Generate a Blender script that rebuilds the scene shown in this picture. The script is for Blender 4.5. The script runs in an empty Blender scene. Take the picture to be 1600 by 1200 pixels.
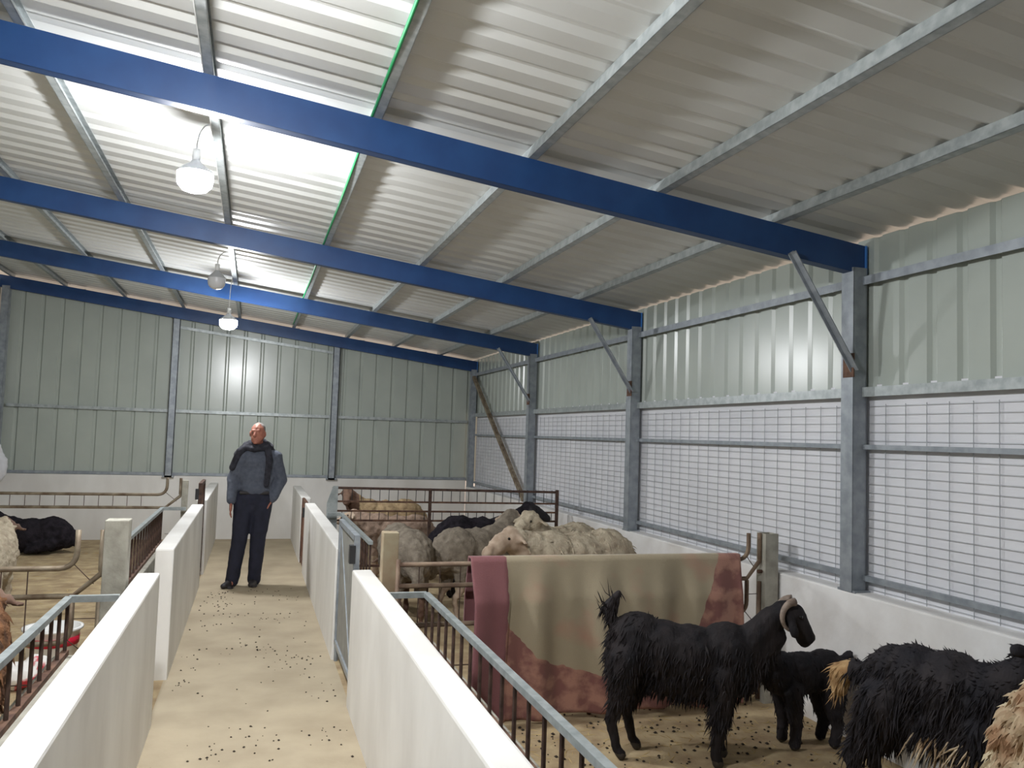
import bpy, bmesh, math, random
import numpy as np
from mathutils import Vector, Matrix
random.seed(7)
rng = np.random.RandomState(11)
S = bpy.context.scene
COL = S.collection
R = math.radians

# ------------------------------------------------------------------ camera
FPX, EYE = 1290.0, 1.65
yaw, pitch, roll = R(17.24), R(3.647), R(1.87)
fw = Vector((math.sin(yaw)*math.cos(pitch), math.cos(yaw)*math.cos(pitch), math.sin(pitch)))
rt = Vector((math.cos(yaw), -math.sin(yaw), 0)); up = rt.cross(fw)
rt2 = rt*math.cos(roll) + up*math.sin(roll); up2 = -rt*math.sin(roll) + up*math.cos(roll)
cam = bpy.data.cameras.new('camera'); camo = bpy.data.objects.new('camera', cam); COL.objects.link(camo)
cam.sensor_width = 36.0; cam.lens = 36.0*FPX/1600.0; cam.clip_start = .02
m = Matrix((rt2, up2, -fw)).transposed().to_4x4(); m.translation = Vector((0, 0, EYE))
camo.matrix_world = m
S.camera = camo

# ------------------------------------------------------------------ sky and exposure (dusk sky seen only through the gaps)
w = bpy.data.worlds.new('world'); S.world = w; w.use_nodes = True
bgn = w.node_tree.nodes['Background']; bgn.inputs[0].default_value = (.93, .74, .60, 1); bgn.inputs[1].default_value = .85
S.view_settings.view_transform = 'Standard'; S.view_settings.look = 'None'
S.view_settings.gamma = 1.0; S.view_settings.use_curve_mapping = False
S.view_settings.exposure = 0.1
LAMP = 560.0          # emission of the lit bulbs

# ------------------------------------------------------------------ helpers
def tag(o, label=None, cat=None, group=None, kind=None):
    if label: o['label'] = label
    if cat: o['category'] = cat
    if group: o['group'] = group
    if kind: o['kind'] = kind
    return o

def empty(name, loc=(0, 0, 0), label=None, cat=None, group=None, rz=0.0):
    o = bpy.data.objects.new(name, None); COL.objects.link(o); o.location = loc; o.rotation_euler = (0, 0, rz)
    o.empty_display_size = .1
    return tag(o, label, cat, group)

def link(name, me, mat, parent=None, local=False):
    o = bpy.data.objects.new(name, me); COL.objects.link(o)
    if mat is not None:
        for mm in (mat if isinstance(mat, (list, tuple)) else [mat]): me.materials.append(mm)
    if parent is not None:
        o.parent = parent
        if not local: o.location = -Vector(parent.location)
    return o

class MB:
    """collects shapes (world or local coordinates) and links them as one mesh"""
    def __init__(s): s.v = []; s.f = []
    def add(s, vs, fs):
        b = len(s.v); s.v += [tuple(v) for v in vs]; s.f += [tuple(b+i for i in f) for f in fs]; return s
    def box(s, x0, x1, y0, y1, z0, z1, M=None):
        vs = [Vector((x, y, z)) for x in (x0, x1) for y in (y0, y1) for z in (z0, z1)]
        if M is not None: vs = [M @ v for v in vs]
        return s.add(vs, [(0,1,3,2),(4,6,7,5),(0,4,5,1),(2,3,7,6),(0,2,6,4),(1,5,7,3)])
    def bar(s, a, b, wx, wz, upv=(0, 0, 1)):
        a, b = Vector(a), Vector(b); d = (b-a).normalized(); u = Vector(upv)
        if abs(d.dot(u)) > .99: u = Vector((0, 1, 0))
        sd = d.cross(u).normalized(); u = sd.cross(d)
        vs = [p + sd*(i*wx/2) + u*(j*wz/2) for p in (a, b) for i in (-1, 1) for j in (-1, 1)]
        return s.add(vs, [(0,1,3,2),(4,6,7,5),(0,4,5,1),(2,3,7,6),(0,2,6,4),(1,5,7,3)])
    def tube(s, pts, r, n=8, cap=True):
        pts = [Vector(p) for p in pts]; rr = r if isinstance(r, (list, tuple)) else [r]*len(pts)
        rings = []; prev = None
        for i, p in enumerate(pts):
            d = (pts[min(i+1, len(pts)-1)] - pts[max(i-1, 0)]).normalized()
            u = prev if prev is not None else (Vector((0, 0, 1)) if abs(d.z) < .9 else Vector((0, 1, 0)))
            sd = d.cross(u).normalized(); u = sd.cross(d).normalized(); prev = u
            rings.append([p + (sd*math.cos(2*math.pi*k/n) + u*math.sin(2*math.pi*k/n))*rr[i] for k in range(n)])
        vs = [v for rg in rings for v in rg]; fs = []
        for i in range(len(rings)-1):
            for k in range(n): fs.append((i*n+k, i*n+(k+1) % n, (i+1)*n+(k+1) % n, (i+1)*n+k))
        if cap: fs.append(tuple(range(n-1, -1, -1))); fs.append(tuple((len(rings)-1)*n+k for k in range(n)))
        return s.add(vs, fs)
    def lathe(s, prof, c=(0, 0, 0), n=24):
        c = Vector(c); vs = []; fs = []
        for r, z in prof: vs += [c + Vector((r*math.cos(2*math.pi*k/n), r*math.sin(2*math.pi*k/n), z)) for k in range(n)]
        for i in range(len(prof)-1):
            for k in range(n): fs.append((i*n+k, i*n+(k+1) % n, (i+1)*n+(k+1) % n, (i+1)*n+k))
        return s.add(vs, fs)
    def build(s, name, mat, parent=None, local=False, smooth=False, bevel=0):
        me = bpy.data.meshes.new(name); me.from_pydata(s.v, [], s.f); me.update()
        bm = bmesh.new(); bm.from_mesh(me); bmesh.ops.recalc_face_normals(bm, faces=bm.faces)
        if bevel: bmesh.ops.bevel(bm, geom=list(bm.edges), offset=bevel, segments=2, profile=.6, affect='EDGES')
        bm.to_mesh(me); bm.free()
        if smooth: me.polygons.foreach_set('use_smooth', [True]*len(me.polygons))
        return link(name, me, mat, parent, local)

def arc(p0, pc, p1, n=6):
    p0, pc, p1 = Vector(p0), Vector(pc), Vector(p1)
    return [p0*(1-t)**2 + pc*2*t*(1-t) + p1*t*t for t in [i/n for i in range(n+1)]]

# ------------------------------------------------------------------ materials
def srgb(r, g, b):
    f = lambda c: (c/255/12.92) if c/255 <= .04045 else ((c/255+.055)/1.055)**2.4
    return (f(r), f(g), f(b), 1)

def mat(name, c1, c2=None, scale=6., rough=.7, metal=0., bump=0., bscale=40., detail=4., stretch=(1, 1, 1), contrast=(.35, .65), spec=None, coord='Object'):
    M = bpy.data.materials.new(name); M.use_nodes = True; nt = M.node_tree; b = nt.nodes['Principled BSDF']
    b.inputs['Roughness'].default_value = rough; b.inputs['Metallic'].default_value = metal
    if spec is not None: b.inputs['Specular IOR Level'].default_value = spec
    b.inputs['Base Color'].default_value = c1
    tc = nt.nodes.new('ShaderNodeTexCoord'); mp = nt.nodes.new('ShaderNodeMapping'); mp.inputs['Scale'].default_value = stretch
    nt.links.new(tc.outputs[coord], mp.inputs[0])
    if c2 is not None:
        n = nt.nodes.new('ShaderNodeTexNoise'); n.inputs['Scale'].default_value = scale; n.inputs['Detail'].default_value = detail
        rp = nt.nodes.new('ShaderNodeValToRGB'); rp.color_ramp.elements[0].position = contrast[0]; rp.color_ramp.elements[1].position = contrast[1]
        rp.color_ramp.elements[0].color = c1; rp.color_ramp.elements[1].color = c2
        nt.links.new(mp.outputs[0], n.inputs['Vector']); nt.links.new(n.outputs[0], rp.inputs[0]); nt.links.new(rp.outputs[0], b.inputs['Base Color'])
    if bump:
        n2 = nt.nodes.new('ShaderNodeTexNoise'); n2.inputs['Scale'].default_value = bscale; n2.inputs['Detail'].default_value = 3
        bp = nt.nodes.new('ShaderNodeBump'); bp.inputs['Strength'].default_value = bump; bp.inputs['Distance'].default_value = .01
        nt.links.new(mp.outputs[0], n2.inputs['Vector']); nt.links.new(n2.outputs[0], bp.inputs['Height']); nt.links.new(bp.outputs[0], b.inputs['Normal'])
    return M

def emis(name, c, s):
    M = bpy.data.materials.new(name); M.use_nodes = True; b = M.node_tree.nodes['Principled BSDF']
    b.inputs['Base Color'].default_value = (1, 1, 1, 1); b.inputs['Emission Color'].default_value = c; b.inputs['Emission Strength'].default_value = s
    return M

PLASTER = mat('whitewashed plaster', srgb(232, 230, 226), srgb(214, 211, 206), scale=2.2, rough=.85, bump=.25, bscale=9, stretch=(1, 1, .5))
BASEPL = mat('rough plaster', srgb(232, 231, 230), srgb(214, 211, 208), scale=3.5, rough=.9, bump=.3, bscale=14)
FLOORM = mat('corridor screed', srgb(178, 164, 139), srgb(161, 147, 123), scale=2.4, rough=.8, bump=.15, bscale=22, detail=6)
DIRT = mat('trodden straw dirt', srgb(186, 166, 130), srgb(148, 126, 96), scale=5.5, rough=.95, bump=.5, bscale=45, detail=8)
SHEET = mat('pale sheet steel', srgb(176, 183, 175), srgb(167, 174, 167), scale=1.5, rough=.26, metal=.0, spec=.6)
ROOFM = mat('zinc white roof sheet', srgb(216, 218, 216), srgb(207, 208, 205), scale=1.2, rough=.42, spec=.55)
GALV = mat('galvanised steel', srgb(158, 164, 170), srgb(134, 141, 148), scale=14, rough=.42, metal=.25)
GALVL = mat('bright galvanised rail', srgb(178, 184, 184), srgb(150, 157, 158), scale=20, rough=.38, metal=.3)
BLUE = mat('blue painted steel', srgb(30, 68, 118), srgb(24, 59, 108), scale=5, rough=.45)
CAPB = mat('bright blue end plate', srgb(70, 130, 205), rough=.4)
CURT = mat('white curtain sheet', srgb(226, 226, 230), srgb(214, 215, 220), scale=1.5, rough=.6, bump=.08, bscale=3)
WIRE = mat('grey wire', srgb(172, 175, 180), rough=.5, metal=.1)
RUST = mat('rusty pipe', srgb(122, 92, 74), srgb(84, 60, 50), scale=18, rough=.8, metal=.2)
RUSTD = mat('dark rusty bar', srgb(98, 76, 66), srgb(70, 54, 48), scale=25, rough=.8, metal=.2)
GATEM = mat('dull grey gate sheet', srgb(146, 146, 141), srgb(128, 128, 124), scale=8, rough=.6)
RUSTSHEET = mat('brown rusted sheet', srgb(128, 84, 60), srgb(92, 58, 44), scale=9, rough=.85)
PIPE = mat('worn galvanised pipe', srgb(160, 148, 128), srgb(112, 94, 76), scale=11, rough=.6, metal=.35)
RUSTP = mat('rust stained pipe', srgb(138, 118, 98), srgb(100, 78, 64), scale=9, rough=.7, metal=.2)
CONC = mat('grey concrete post', srgb(176, 172, 160), srgb(150, 146, 134), scale=12, rough=.9, bump=.3, bscale=50)
TANPOST = mat('tan stained post', srgb(164, 153, 128), srgb(146, 122, 96), scale=6, rough=.85)
GREEN = mat('green cable sheath', srgb(40, 160, 96), rough=.5)
WHITEP = mat('white plastic', srgb(232, 232, 230), rough=.45)
GREYP = mat('grey plastic', srgb(176, 178, 180), rough=.5)
BLACKP = mat('black metal', srgb(36, 36, 38), rough=.6)
REDP = mat('red plastic', srgb(200, 30, 60), rough=.5)
PELLET = mat('droppings', srgb(52, 42, 32), rough=.9)
STRAW = mat('straw', srgb(206, 182, 128), srgb(170, 142, 92), scale=3, rough=.9)
GLOW = emis('lit bulb', (.965, .98, 1., 1), LAMP)
FROST = mat('unlit frosted bulb', srgb(214, 214, 216), rough=.3)

# ------------------------------------------------------------------ building dimensions
XW = 3.356; SL = .119; FR = [-1.90, 1.066, 4.03, 6.993, 9.956, 12.92]
beam_mid = lambda x: 2.763 + SL*(XW - x)
BH = .17; PD = .06
roof_z = lambda x: beam_mid(x) + BH/2 + PD
YF, YB = -2.05, 13.02
CR, CL = .615, -.457            # corridor faces of the pen walls
TILT = math.atan(SL)

# ---- floors
f = MB().box(CL-.02, CR+.02, YF, YB, -.12, 0).build('floor', FLOORM); tag(f, 'beige screed corridor floor between the white pen walls', kind='structure')
f = MB().box(CR+.02, 3.5, YF, YB, -.12, 0).build('floor_right', DIRT); tag(f, 'straw covered dirt floor of the pens beside the wire mesh wall', kind='structure')
f = MB().box(-3.5, CL-.02, YF, YB, -.12, 0).build('floor_left', DIRT); tag(f, 'straw covered dirt floor of the pens with the black resting sheep', kind='structure')

def corr_sheet(width, length, period, pan, flank, crest, h):
    """trapezoidal sheet: local x along length, y across ribs, ribs rise to +z"""
    ys, zs = [], []; y = 0.0
    while y < width - 1e-6:
        ys += [y, y+pan, y+pan+flank, y+pan+flank+crest]; zs += [0, 0, h, h]; y += period
    ys.append(y); zs.append(0)
    vs = []; fs = []; n = len(ys)
    for x in (0, length): vs += [(x, a, b) for a, b in zip(ys, zs)]
    # sheet thickness: a second skin
    for x in (0, length): vs += [(x, a, b+.0012) for a, b in zip(ys, zs)]
    for i in range(n-1):
        fs.append((i, i+1, n+i+1, n+i)); fs.append((2*n+i, 3*n+i, 3*n+i+1, 2*n+i+1))
    me = bpy.data.meshes.new('sheet'); me.from_pydata(vs, [], fs); me.update()
    return me

def sheet_obj(name, me, M, parent):
    o = bpy.data.objects.new(name, me); COL.objects.link(o); o.parent = parent; o.matrix_local = M; return o

# ---- roof: sheets across the slope, ribs running down slope
ceil = empty('ceiling', (0, 0, roof_z(0))); tag(ceil, 'pale corrugated sheet roof sloping down to the mesh wall', kind='structure')
x0, x1 = -3.62, 3.62; LEN = (x1-x0)/math.cos(TILT)
rme = corr_sheet(1.0, LEN, .2, .10, .04, .02, .017); rme.materials.append(ROOFM)
y = YF - .1; i = 0
while y < YB + .1:
    M = Matrix.Translation((x0, y, roof_z(x0) - roof_z(0) + .0008*(i % 2))) @ Matrix.Rotation(TILT, 4, 'Y')
    sheet_obj('roof_sheet', rme, M, ceil); y += 1.0; i += 1

# ---- right wall: plaster base, curtain, mesh, upper sheets
def plaster_wall(name, x0, x1, y0, y1, z1, material=PLASTER, label=None):
    vs = MB().box(x0, x1, y0, y1, -.02, z1)
    o = vs.build(name, material, bevel=.012)
    return tag(o, label, kind='structure')
wr = plaster_wall('wall_right', 3.31, 3.53, YF, YB, .825, BASEPL, 'low whitewashed wall under the wire mesh and curtain')
RZ = [.905, 1.657, 1.975, 2.63]
for y0, y1 in zip(FR[:-1], FR[1:]):
    MB().bar((3.40, y0+.05, RZ[0]), (3.40, y1-.05, RZ[0]), .03, .03).build('lower_rail', GALV, wr)
    MB().bar((3.395, y0+.05, RZ[1]), (3.395, y1-.05, RZ[1]), .028, .028).build('middle_rail', GALV, wr)
    MB().bar((3.375, y0+.05, RZ[2]), (3.375, y1-.05, RZ[2]), .006, .055).bar((3.40, y0+.05, RZ[2]+.026), (3.40, y1-.05, RZ[2]+.026), .05, .005).build('window_head_rail', GALVL, wr)
    MB().bar((3.375, y0+.05, RZ[3]), (3.375, y1-.05, RZ[3]), .006, .05).bar((3.395, y0+.05, RZ[3]+.023), (3.395, y1-.05, RZ[3]+.023), .04, .004).build('girt', GALV, wr)
    mb = MB(); z = .845
    while z < 1.90:
        mb.bar((3.425, y0+.04, z), (3.425, y1-.04, z), .0024, .0024); z += .05
    yy = y0 + .08
    while yy < y1 - .04:
        mb.bar((3.421, yy, .83), (3.421, yy, 1.905), .0035, .0035); yy += .15
    tag(mb.build('wire_mesh', WIRE, wr), kind='stuff')
    MB().box(3.438, 3.442, y0+.0, y1+.0, .80, 2.02).build('curtain_sheet', CURT, wr)
wme = corr_sheet(1.0, 2.887-1.99, .2, .13, .02, .03, .018); wme.materials.append(SHEET)
y = YF
while y < YB - .02:
    sheet_obj('wall_sheet', wme, Matrix(((0, 0, 1, 3.425), (0, 1, 0, y), (1, 0, 0, 1.99), (0, 0, 0, 1))) , wr); y += 1.0

# ---- back wall
wb = MB().box(-3.4, 3.31, YB+.0, YB+.16, -.02, .92).build('wall_back', PLASTER, bevel=.012); tag(wb, 'low whitewashed wall under the tall corrugated end sheets', kind='structure')
bx = -3.4; i = 0
while bx < 3.35:
    top = beam_mid(bx+.5) + BH/2 - .01
    me = corr_sheet(1.0, top-.925, .25, .19, .02, .022, .022); me.materials.append(SHEET)
    # local x -> up, local y -> world x, local z -> +y (outwards)
    sheet_obj('wall_sheet', me, Matrix(((0, 1, 0, bx), (0, 0, 1, YB+.055), (1, 0, 0, .91), (0, 0, 0, 1))), wb); bx += 1.0
for a, b in ((-3.30, -1.20), (-1.11, 1.12), (1.22, 3.31)):
    MB().bar((a, YB+.03, 1.865), (b, YB+.03, 1.865), .035, .045).build('girt', GALVL, wb)
    MB().bar((a, YB+.03, .945), (b, YB+.03, .945), .03, .04).build('sill_rail', GALV, wb)
MB().bar((-1.11, YB+.03, 3.10), (1.12, YB+.03, 2.86), .035, .04).build('top_girt', GALVL, wb)

# ---- left wall and front wall (behind the camera): same construction, plainer
wl = plaster_wall('wall_left', -3.53, -3.36, YF, YB, .825, BASEPL, 'low whitewashed wall closing the pens opposite the mesh wall')
lme = corr_sheet(1.0, 3.60-.82, .25, .19, .02, .022, .022); lme.materials.append(SHEET)
y = YF
while y < YB - .02:
    sheet_obj('wall_sheet', lme, Matrix(((0, 0, -1, -3.44), (0, 1, 0, y), (1, 0, 0, .82), (0, 0, 0, 1))), wl); y += 1.0
wf = MB().box(-3.4, 3.4, YF-.16, YF, -.02, .92).build('wall_front', BASEPL, bevel=.012); tag(wf, 'low whitewashed wall at the entrance end', kind='structure')
bx = -3.4
while bx < 3.35:
    me = corr_sheet(1.0, beam_mid(bx+.5)+BH/2-.92, .25, .19, .02, .022, .022); me.materials.append(SHEET)
    sheet_obj('wall_sheet', me, Matrix(((0, 1, 0, bx), (0, 0, -1, YF-.05), (1, 0, 0, .91), (0, 0, 0, 1))), wf); bx += 1.0

# ---- frames: columns, braces, blue rafters
ordinal = ['end', 'second', 'third', 'fourth', 'fifth', 'sixth']
for k, yf in enumerate(FR):
    n = len(FR)-1-k
    where = 'in the corner at the corrugated end wall' if n == 0 else '%s from the corrugated end wall' % ordinal[n]
    for sx in (1, -1):
        xc = sx*XW; zb = .825; ztop = beam_mid(xc) - BH/2 + .03
        side = 'mesh wall' if sx > 0 else 'closed sheet wall'
        c = empty('steel_column', (xc, yf, zb), 'galvanised steel column of the %s, %s' % (side, where), 'column', 'steel wall columns')
        mb = MB()
        mb.box(xc-.05, xc-.044, yf-.05, yf+.05, zb, ztop).box(xc+.04, xc+.046, yf-.05, yf+.05, zb, ztop).box(xc-.046, xc+.042, yf-.05, yf-.028, zb, ztop).box(xc-.046, xc+.042, yf+.028, yf+.05, zb, ztop)
        mb.build('shaft', GALV, c)
        MB().box(xc-.045, xc+.06, yf-.075, yf+.075, zb-.004, zb+.01).build('base_plate', GALV, c)
        if n > 0:
            mbb = MB().bar((xc-sx*.475, yf-.055, beam_mid(xc-sx*.475)-BH/2+.02), (xc-sx*.04, yf-.055, 2.10 + (0 if sx > 0 else .75)), .006, .065, (0, 1, 0)).bar((xc-sx*.475, yf-.04, beam_mid(xc-sx*.475)-BH/2+.02), (xc-sx*.04, yf-.04, 2.10+(0 if sx > 0 else .75)), .04, .006, (0, 1, 0)); bro = mbb.build('brace', GALV, c)
            MB().box(xc-sx*.05-.004, xc-sx*.05+.004, yf-.06, yf+.03, 2.06 + (0 if sx > 0 else .75), 2.2 + (0 if sx > 0 else .75)).build('gusset', RUST, bro, local=True)
        elif sx > 0:
            MB().bar((3.33, yf-.12, 2.58), (3.345, 10.085, .83), .05, .05).build('wind_brace', PIPE, c)
    b = empty('roof_beam', (0, yf, beam_mid(0)), 'blue painted sloping roof beam, ' + ('along the top of the corrugated end wall' if n == 0 else '%s from the corrugated end wall' % ordinal[n]), 'beam', 'blue roof beams')
    mb = MB(); xa, xb = -3.46, 3.40
    for (ya, yb2, za, zc) in ((-.035, .035, BH/2-.01, BH/2), (-.035, .035, -BH/2, -BH/2+.01), (-.036, -.028, -BH/2, BH/2), (.028, .036, -BH/2, BH/2)):
        vs = [Vector((x, yf+yy, beam_mid(x)+zz)) for x in (xa, xb) for yy in (ya, yb2) for zz in (za, zc)]
        mb.add(vs, [(0,1,3,2),(4,6,7,5),(0,4,5,1),(2,3,7,6),(0,2,6,4),(1,5,7,3)])
    mb.build('tube', BLUE, b)
    MB().box(xb-.002, xb+.008, yf-.045, yf+.045, beam_mid(xb)-BH/2-.01, beam_mid(xb)+BH/2).build('end_plate', CAPB, b)
for bxx in (-1.153, 1.173):
    c = empty('steel_column', (bxx, YB-.03, .9), 'galvanised post against the corrugated end wall, ' + ('beside the gate with meshed rails' if bxx < 0 else 'behind the sheep pen'), 'column', 'end wall posts')
    zt = beam_mid(bxx)-BH/2+.01
    MB().box(bxx-.05, bxx+.05, YB-.055, YB-.048, .9, zt).box(bxx-.05, bxx-.042, YB-.055, YB+.035, .9, zt).box(bxx+.042, bxx+.05, YB-.055, YB+.035, .9, zt).box(bxx-.02, bxx+.02, YB-.05, YB+.035, .9, zt).build('shaft', GALV, c)
    MB().box(bxx-.08, bxx+.08, YB-.055, YB+.05, .9, .925).build('base_plate', GALV, c)

# ---- purlins
PX = [2.80, 2.062, 1.316, .509, -.276, -1.06, -1.85, -2.63, -3.30]
pn = ['nearest the mesh wall', 'second from the mesh wall', 'third from the mesh wall', 'carrying the green cable', 'carrying the lamps', 'next to the lamp purlin on its high side',
      'second beyond the lamp purlin on its high side', 'third beyond the lamp purlin on its high side', 'nearest the closed sheet wall']
for px, nm in zip(PX, pn):
    zc = roof_z(px) - PD/2
    p = empty('purlin', (px, 5.5, zc), 'galvanised roof purlin %s' % nm, 'purlin', 'roof purlins')
    M = Matrix.Translation((px, 0, zc)) @ Matrix.Rotation(TILT, 4, 'Y')
    MB().box(-.02, .02, YF-.05, YB+.1, PD/2-.003, PD/2, M).box(-.022, .022, YF-.05, YB+.1, -PD/2, -PD/2+.003, M).box(-.022, -.019, YF-.05, YB+.1, -PD/2, PD/2, M).box(.019, .022, YF-.05, YB+.1, -PD/2, -PD/2+.014, M).build('channel', GALVL, p)

# green cable tied along one purlin
px = .509; pts = []
yy = 0.5
while yy < 12.6:
    sag = .016*math.sin(math.pi*(yy-FR[2])/(FR[1]-FR[0]))**2
    pts.append((px-.030, yy, roof_z(px-.03)-PD+.0095-sag)); yy += .12
c = MB().tube(pts, .008, 6).build('cable', GREEN, smooth=True); tag(c, 'green cable tied along a roof purlin', 'cable')
# grey cord that feeds the lamps
pts = [(-.303, -1.2 + .2*i, roof_z(-.303)-PD+.0075) for i in range(64)]
c = MB().tube(pts, .005, 6).build('lamp_cord', WHITEP, smooth=True); tag(c, 'thin white lamp cord along the middle purlin', 'cord')

# ---- lamps
def lamp(y, x, z, lit, label, off=''):
    top = roof_z(-.303) - PD + .0075
    L = empty('hanging_lamp'+off, (x, y, z), label, 'lamp', 'hanging bulbs over the corridor')
    MB().tube(arc((-.303, y-.05, top), (x, y-.02, top), (x, y, z+.16), 8), .004, 6).build('cord', WHITEP, L)
    MB().lathe([(.0, .165), (.02, .165), (.022, .10), (.018, .10)], (x, y, z), 16).build('socket', WHITEP, L, smooth=True)
    R0 = .095 if lit else .08
    MB().lathe([(.018, .11), (.03, .09), (R0*.93, .045), (R0, .03)], (x, y, z), 24).build('housing', GREYP, L, smooth=True)
    R0 = .095 if lit else .08
    MB().lathe([(R0, .03), (R0, -.005), (R0*.93, -.035), (R0*.7, -.06), (R0*.35, -.072), (0, -.075)], (x, y, z), 20).build('bulb'+off, GLOW if lit else FROST, L, smooth=True)
lamp(2.4, -.39, 3.05, True, 'lit bulb over the corridor between second and third beam from the entrance', '_offscreen')
lamp(4.75, -.373, 2.995, True, 'glaring lit bulb hanging over the corridor above the open gap in the wall')
lamp(8.15, -.40, 3.01, False, 'unlit pale bulb hanging between the two lit bulbs')
lamp(9.6, -.325, 2.80, True, 'lit bulb hanging on a long cord farther along the corridor')

# ------------------------------------------------------------------ pen walls along the corridor
TH = .115
def pen_wall(name, side, y0, y1, h, label):
    xs = (CR, CR+TH) if side > 0 else (CL-TH, CL)
    return plaster_wall(name, xs[0], xs[1], y0, y1, h, PLASTER, label)
pen_wall('wall_corridor_right', 1, YF+.01, 5.14, .81, 'long white corridor wall beside the goat pen')
pen_wall('wall_corridor_right', 1, 6.17, 9.98, .80, 'white corridor wall beside the crowded sheep pen')
pen_wall('wall_corridor_right', 1, 10.72, YB, .80, 'white corridor wall behind the brown rusted gate')
pen_wall('wall_corridor_left', -1, YF+.01, 5.03, .83, 'long white corridor wall beside the pen with the brown sheep')
pen_wall('wall_corridor_left', -1, 5.88, 9.20, .845, 'white corridor wall behind the open gap')
pen_wall('wall_corridor_left', -1, 9.92, YB, .83, 'white corridor wall behind the dark rusty gate')

# ---- feed troughs with barred rails
def feeder(side, x, y0, y1, zt, zk, label, where):
    xi = (CR+TH+.001) if side > 0 else (CL-TH-.001)
    k = MB().box(min(x-.05, x+.05), max(x-.05, x+.05), y0, y1, -.01, zk).box(min(xi, x), max(xi, x), y0, y1, -.01, .34).build('feed_trough', CONC, bevel=.008)
    tag(k, 'concrete feed trough along the corridor wall %s' % where, 'trough', 'feed troughs')
    F = empty('feed_rail', (x, (y0+y1)/2, zk), label, 'railing', 'barred feed rails')
    MB().bar((x, y0, zt), (x, y1, zt), .032, .026).build('top_rail', GALVL, F)
    MB().bar((x, y0, zk+.012), (x, y1, zk+.012), .03, .025).build('bottom_rail', RUST, F)
    xe = xi
    MB().bar((x, y1, zt), (xe, y1, zt), .03, .03).build('end_rail', GALVL, F)
    n = int((y1-y0)/.16); me = None
    for i in range(n+1):
        yy = y1 - .02 - i*(y1-y0-.04)/n
        if me is None:
            me = MB().tube([(0, 0, zk), (0, 0, zt)], .0085, 6).build('bar', RUSTD, F); me.location = (0, yy-F.location.y, -zk); me = me
        else:
            o = bpy.data.objects.new('bar', me.data); COL.objects.link(o); o.parent = F; o.location = (0, yy-F.location.y, -zk)
feeder(1, .95, YF+.3, 4.52, .77, .52, 'galvanised feed rail with rusty bars along the goat pen', 'of the goat pen')
feeder(1, .87, 6.2, 8.35, .83, .50, 'barred feed rail along the crowded sheep pen', 'of the crowded sheep pen')
feeder(-1, -.79, YF+.3, 4.38, .82, .56, 'galvanised feed rail with dark bars beside the brown sheep', 'beside the brown sheep')
feeder(-1, -.78, 5.9, 8.42, .87, .55, 'rusty barred feed rail behind the grey concrete post', 'behind the grey concrete post')

# ---- posts of the dividers
def post(name, x, y, wd, z1, M, label, dp=None):
    dp = dp or wd
    o = MB().box(x-wd/2, x+wd/2, y-dp/2, y+dp/2, -.01, z1).build(name, M, bevel=.006); tag(o, label, 'post'); return o
post('concrete_post', -.645, 4.74, .115, 1.155, CONC, 'thick grey concrete post beside the corridor wall near the bent pipe gate')
post('fence_post', .775, 4.75, .09, 1.085, TANPOST, 'tan stained post at the corridor end of the blanket fence')
post('concrete_post', -.599, 8.55, .055, 1.13, CONC, 'slim grey post at the corridor end of the meshed rail gate')
pp = empty('fence_post', (3.245, 4.70, 0), 'grey square tube post between the blanket fence and the mesh wall', 'post')
MB().box(3.195, 3.20, 4.655, 4.745, -.005, 1.075).box(3.285, 3.29, 4.655, 4.745, -.005, 1.075).box(3.195, 3.29, 4.65, 4.656, -.005, 1.075).box(3.195, 3.29, 4.744, 4.75, -.005, 1.075).build('tube', CONC, pp)
MB().tube([(3.165, 4.69, .83), (3.20, 4.69, .83)], .012, 8).build('hinge', RUST, pp)

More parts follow.
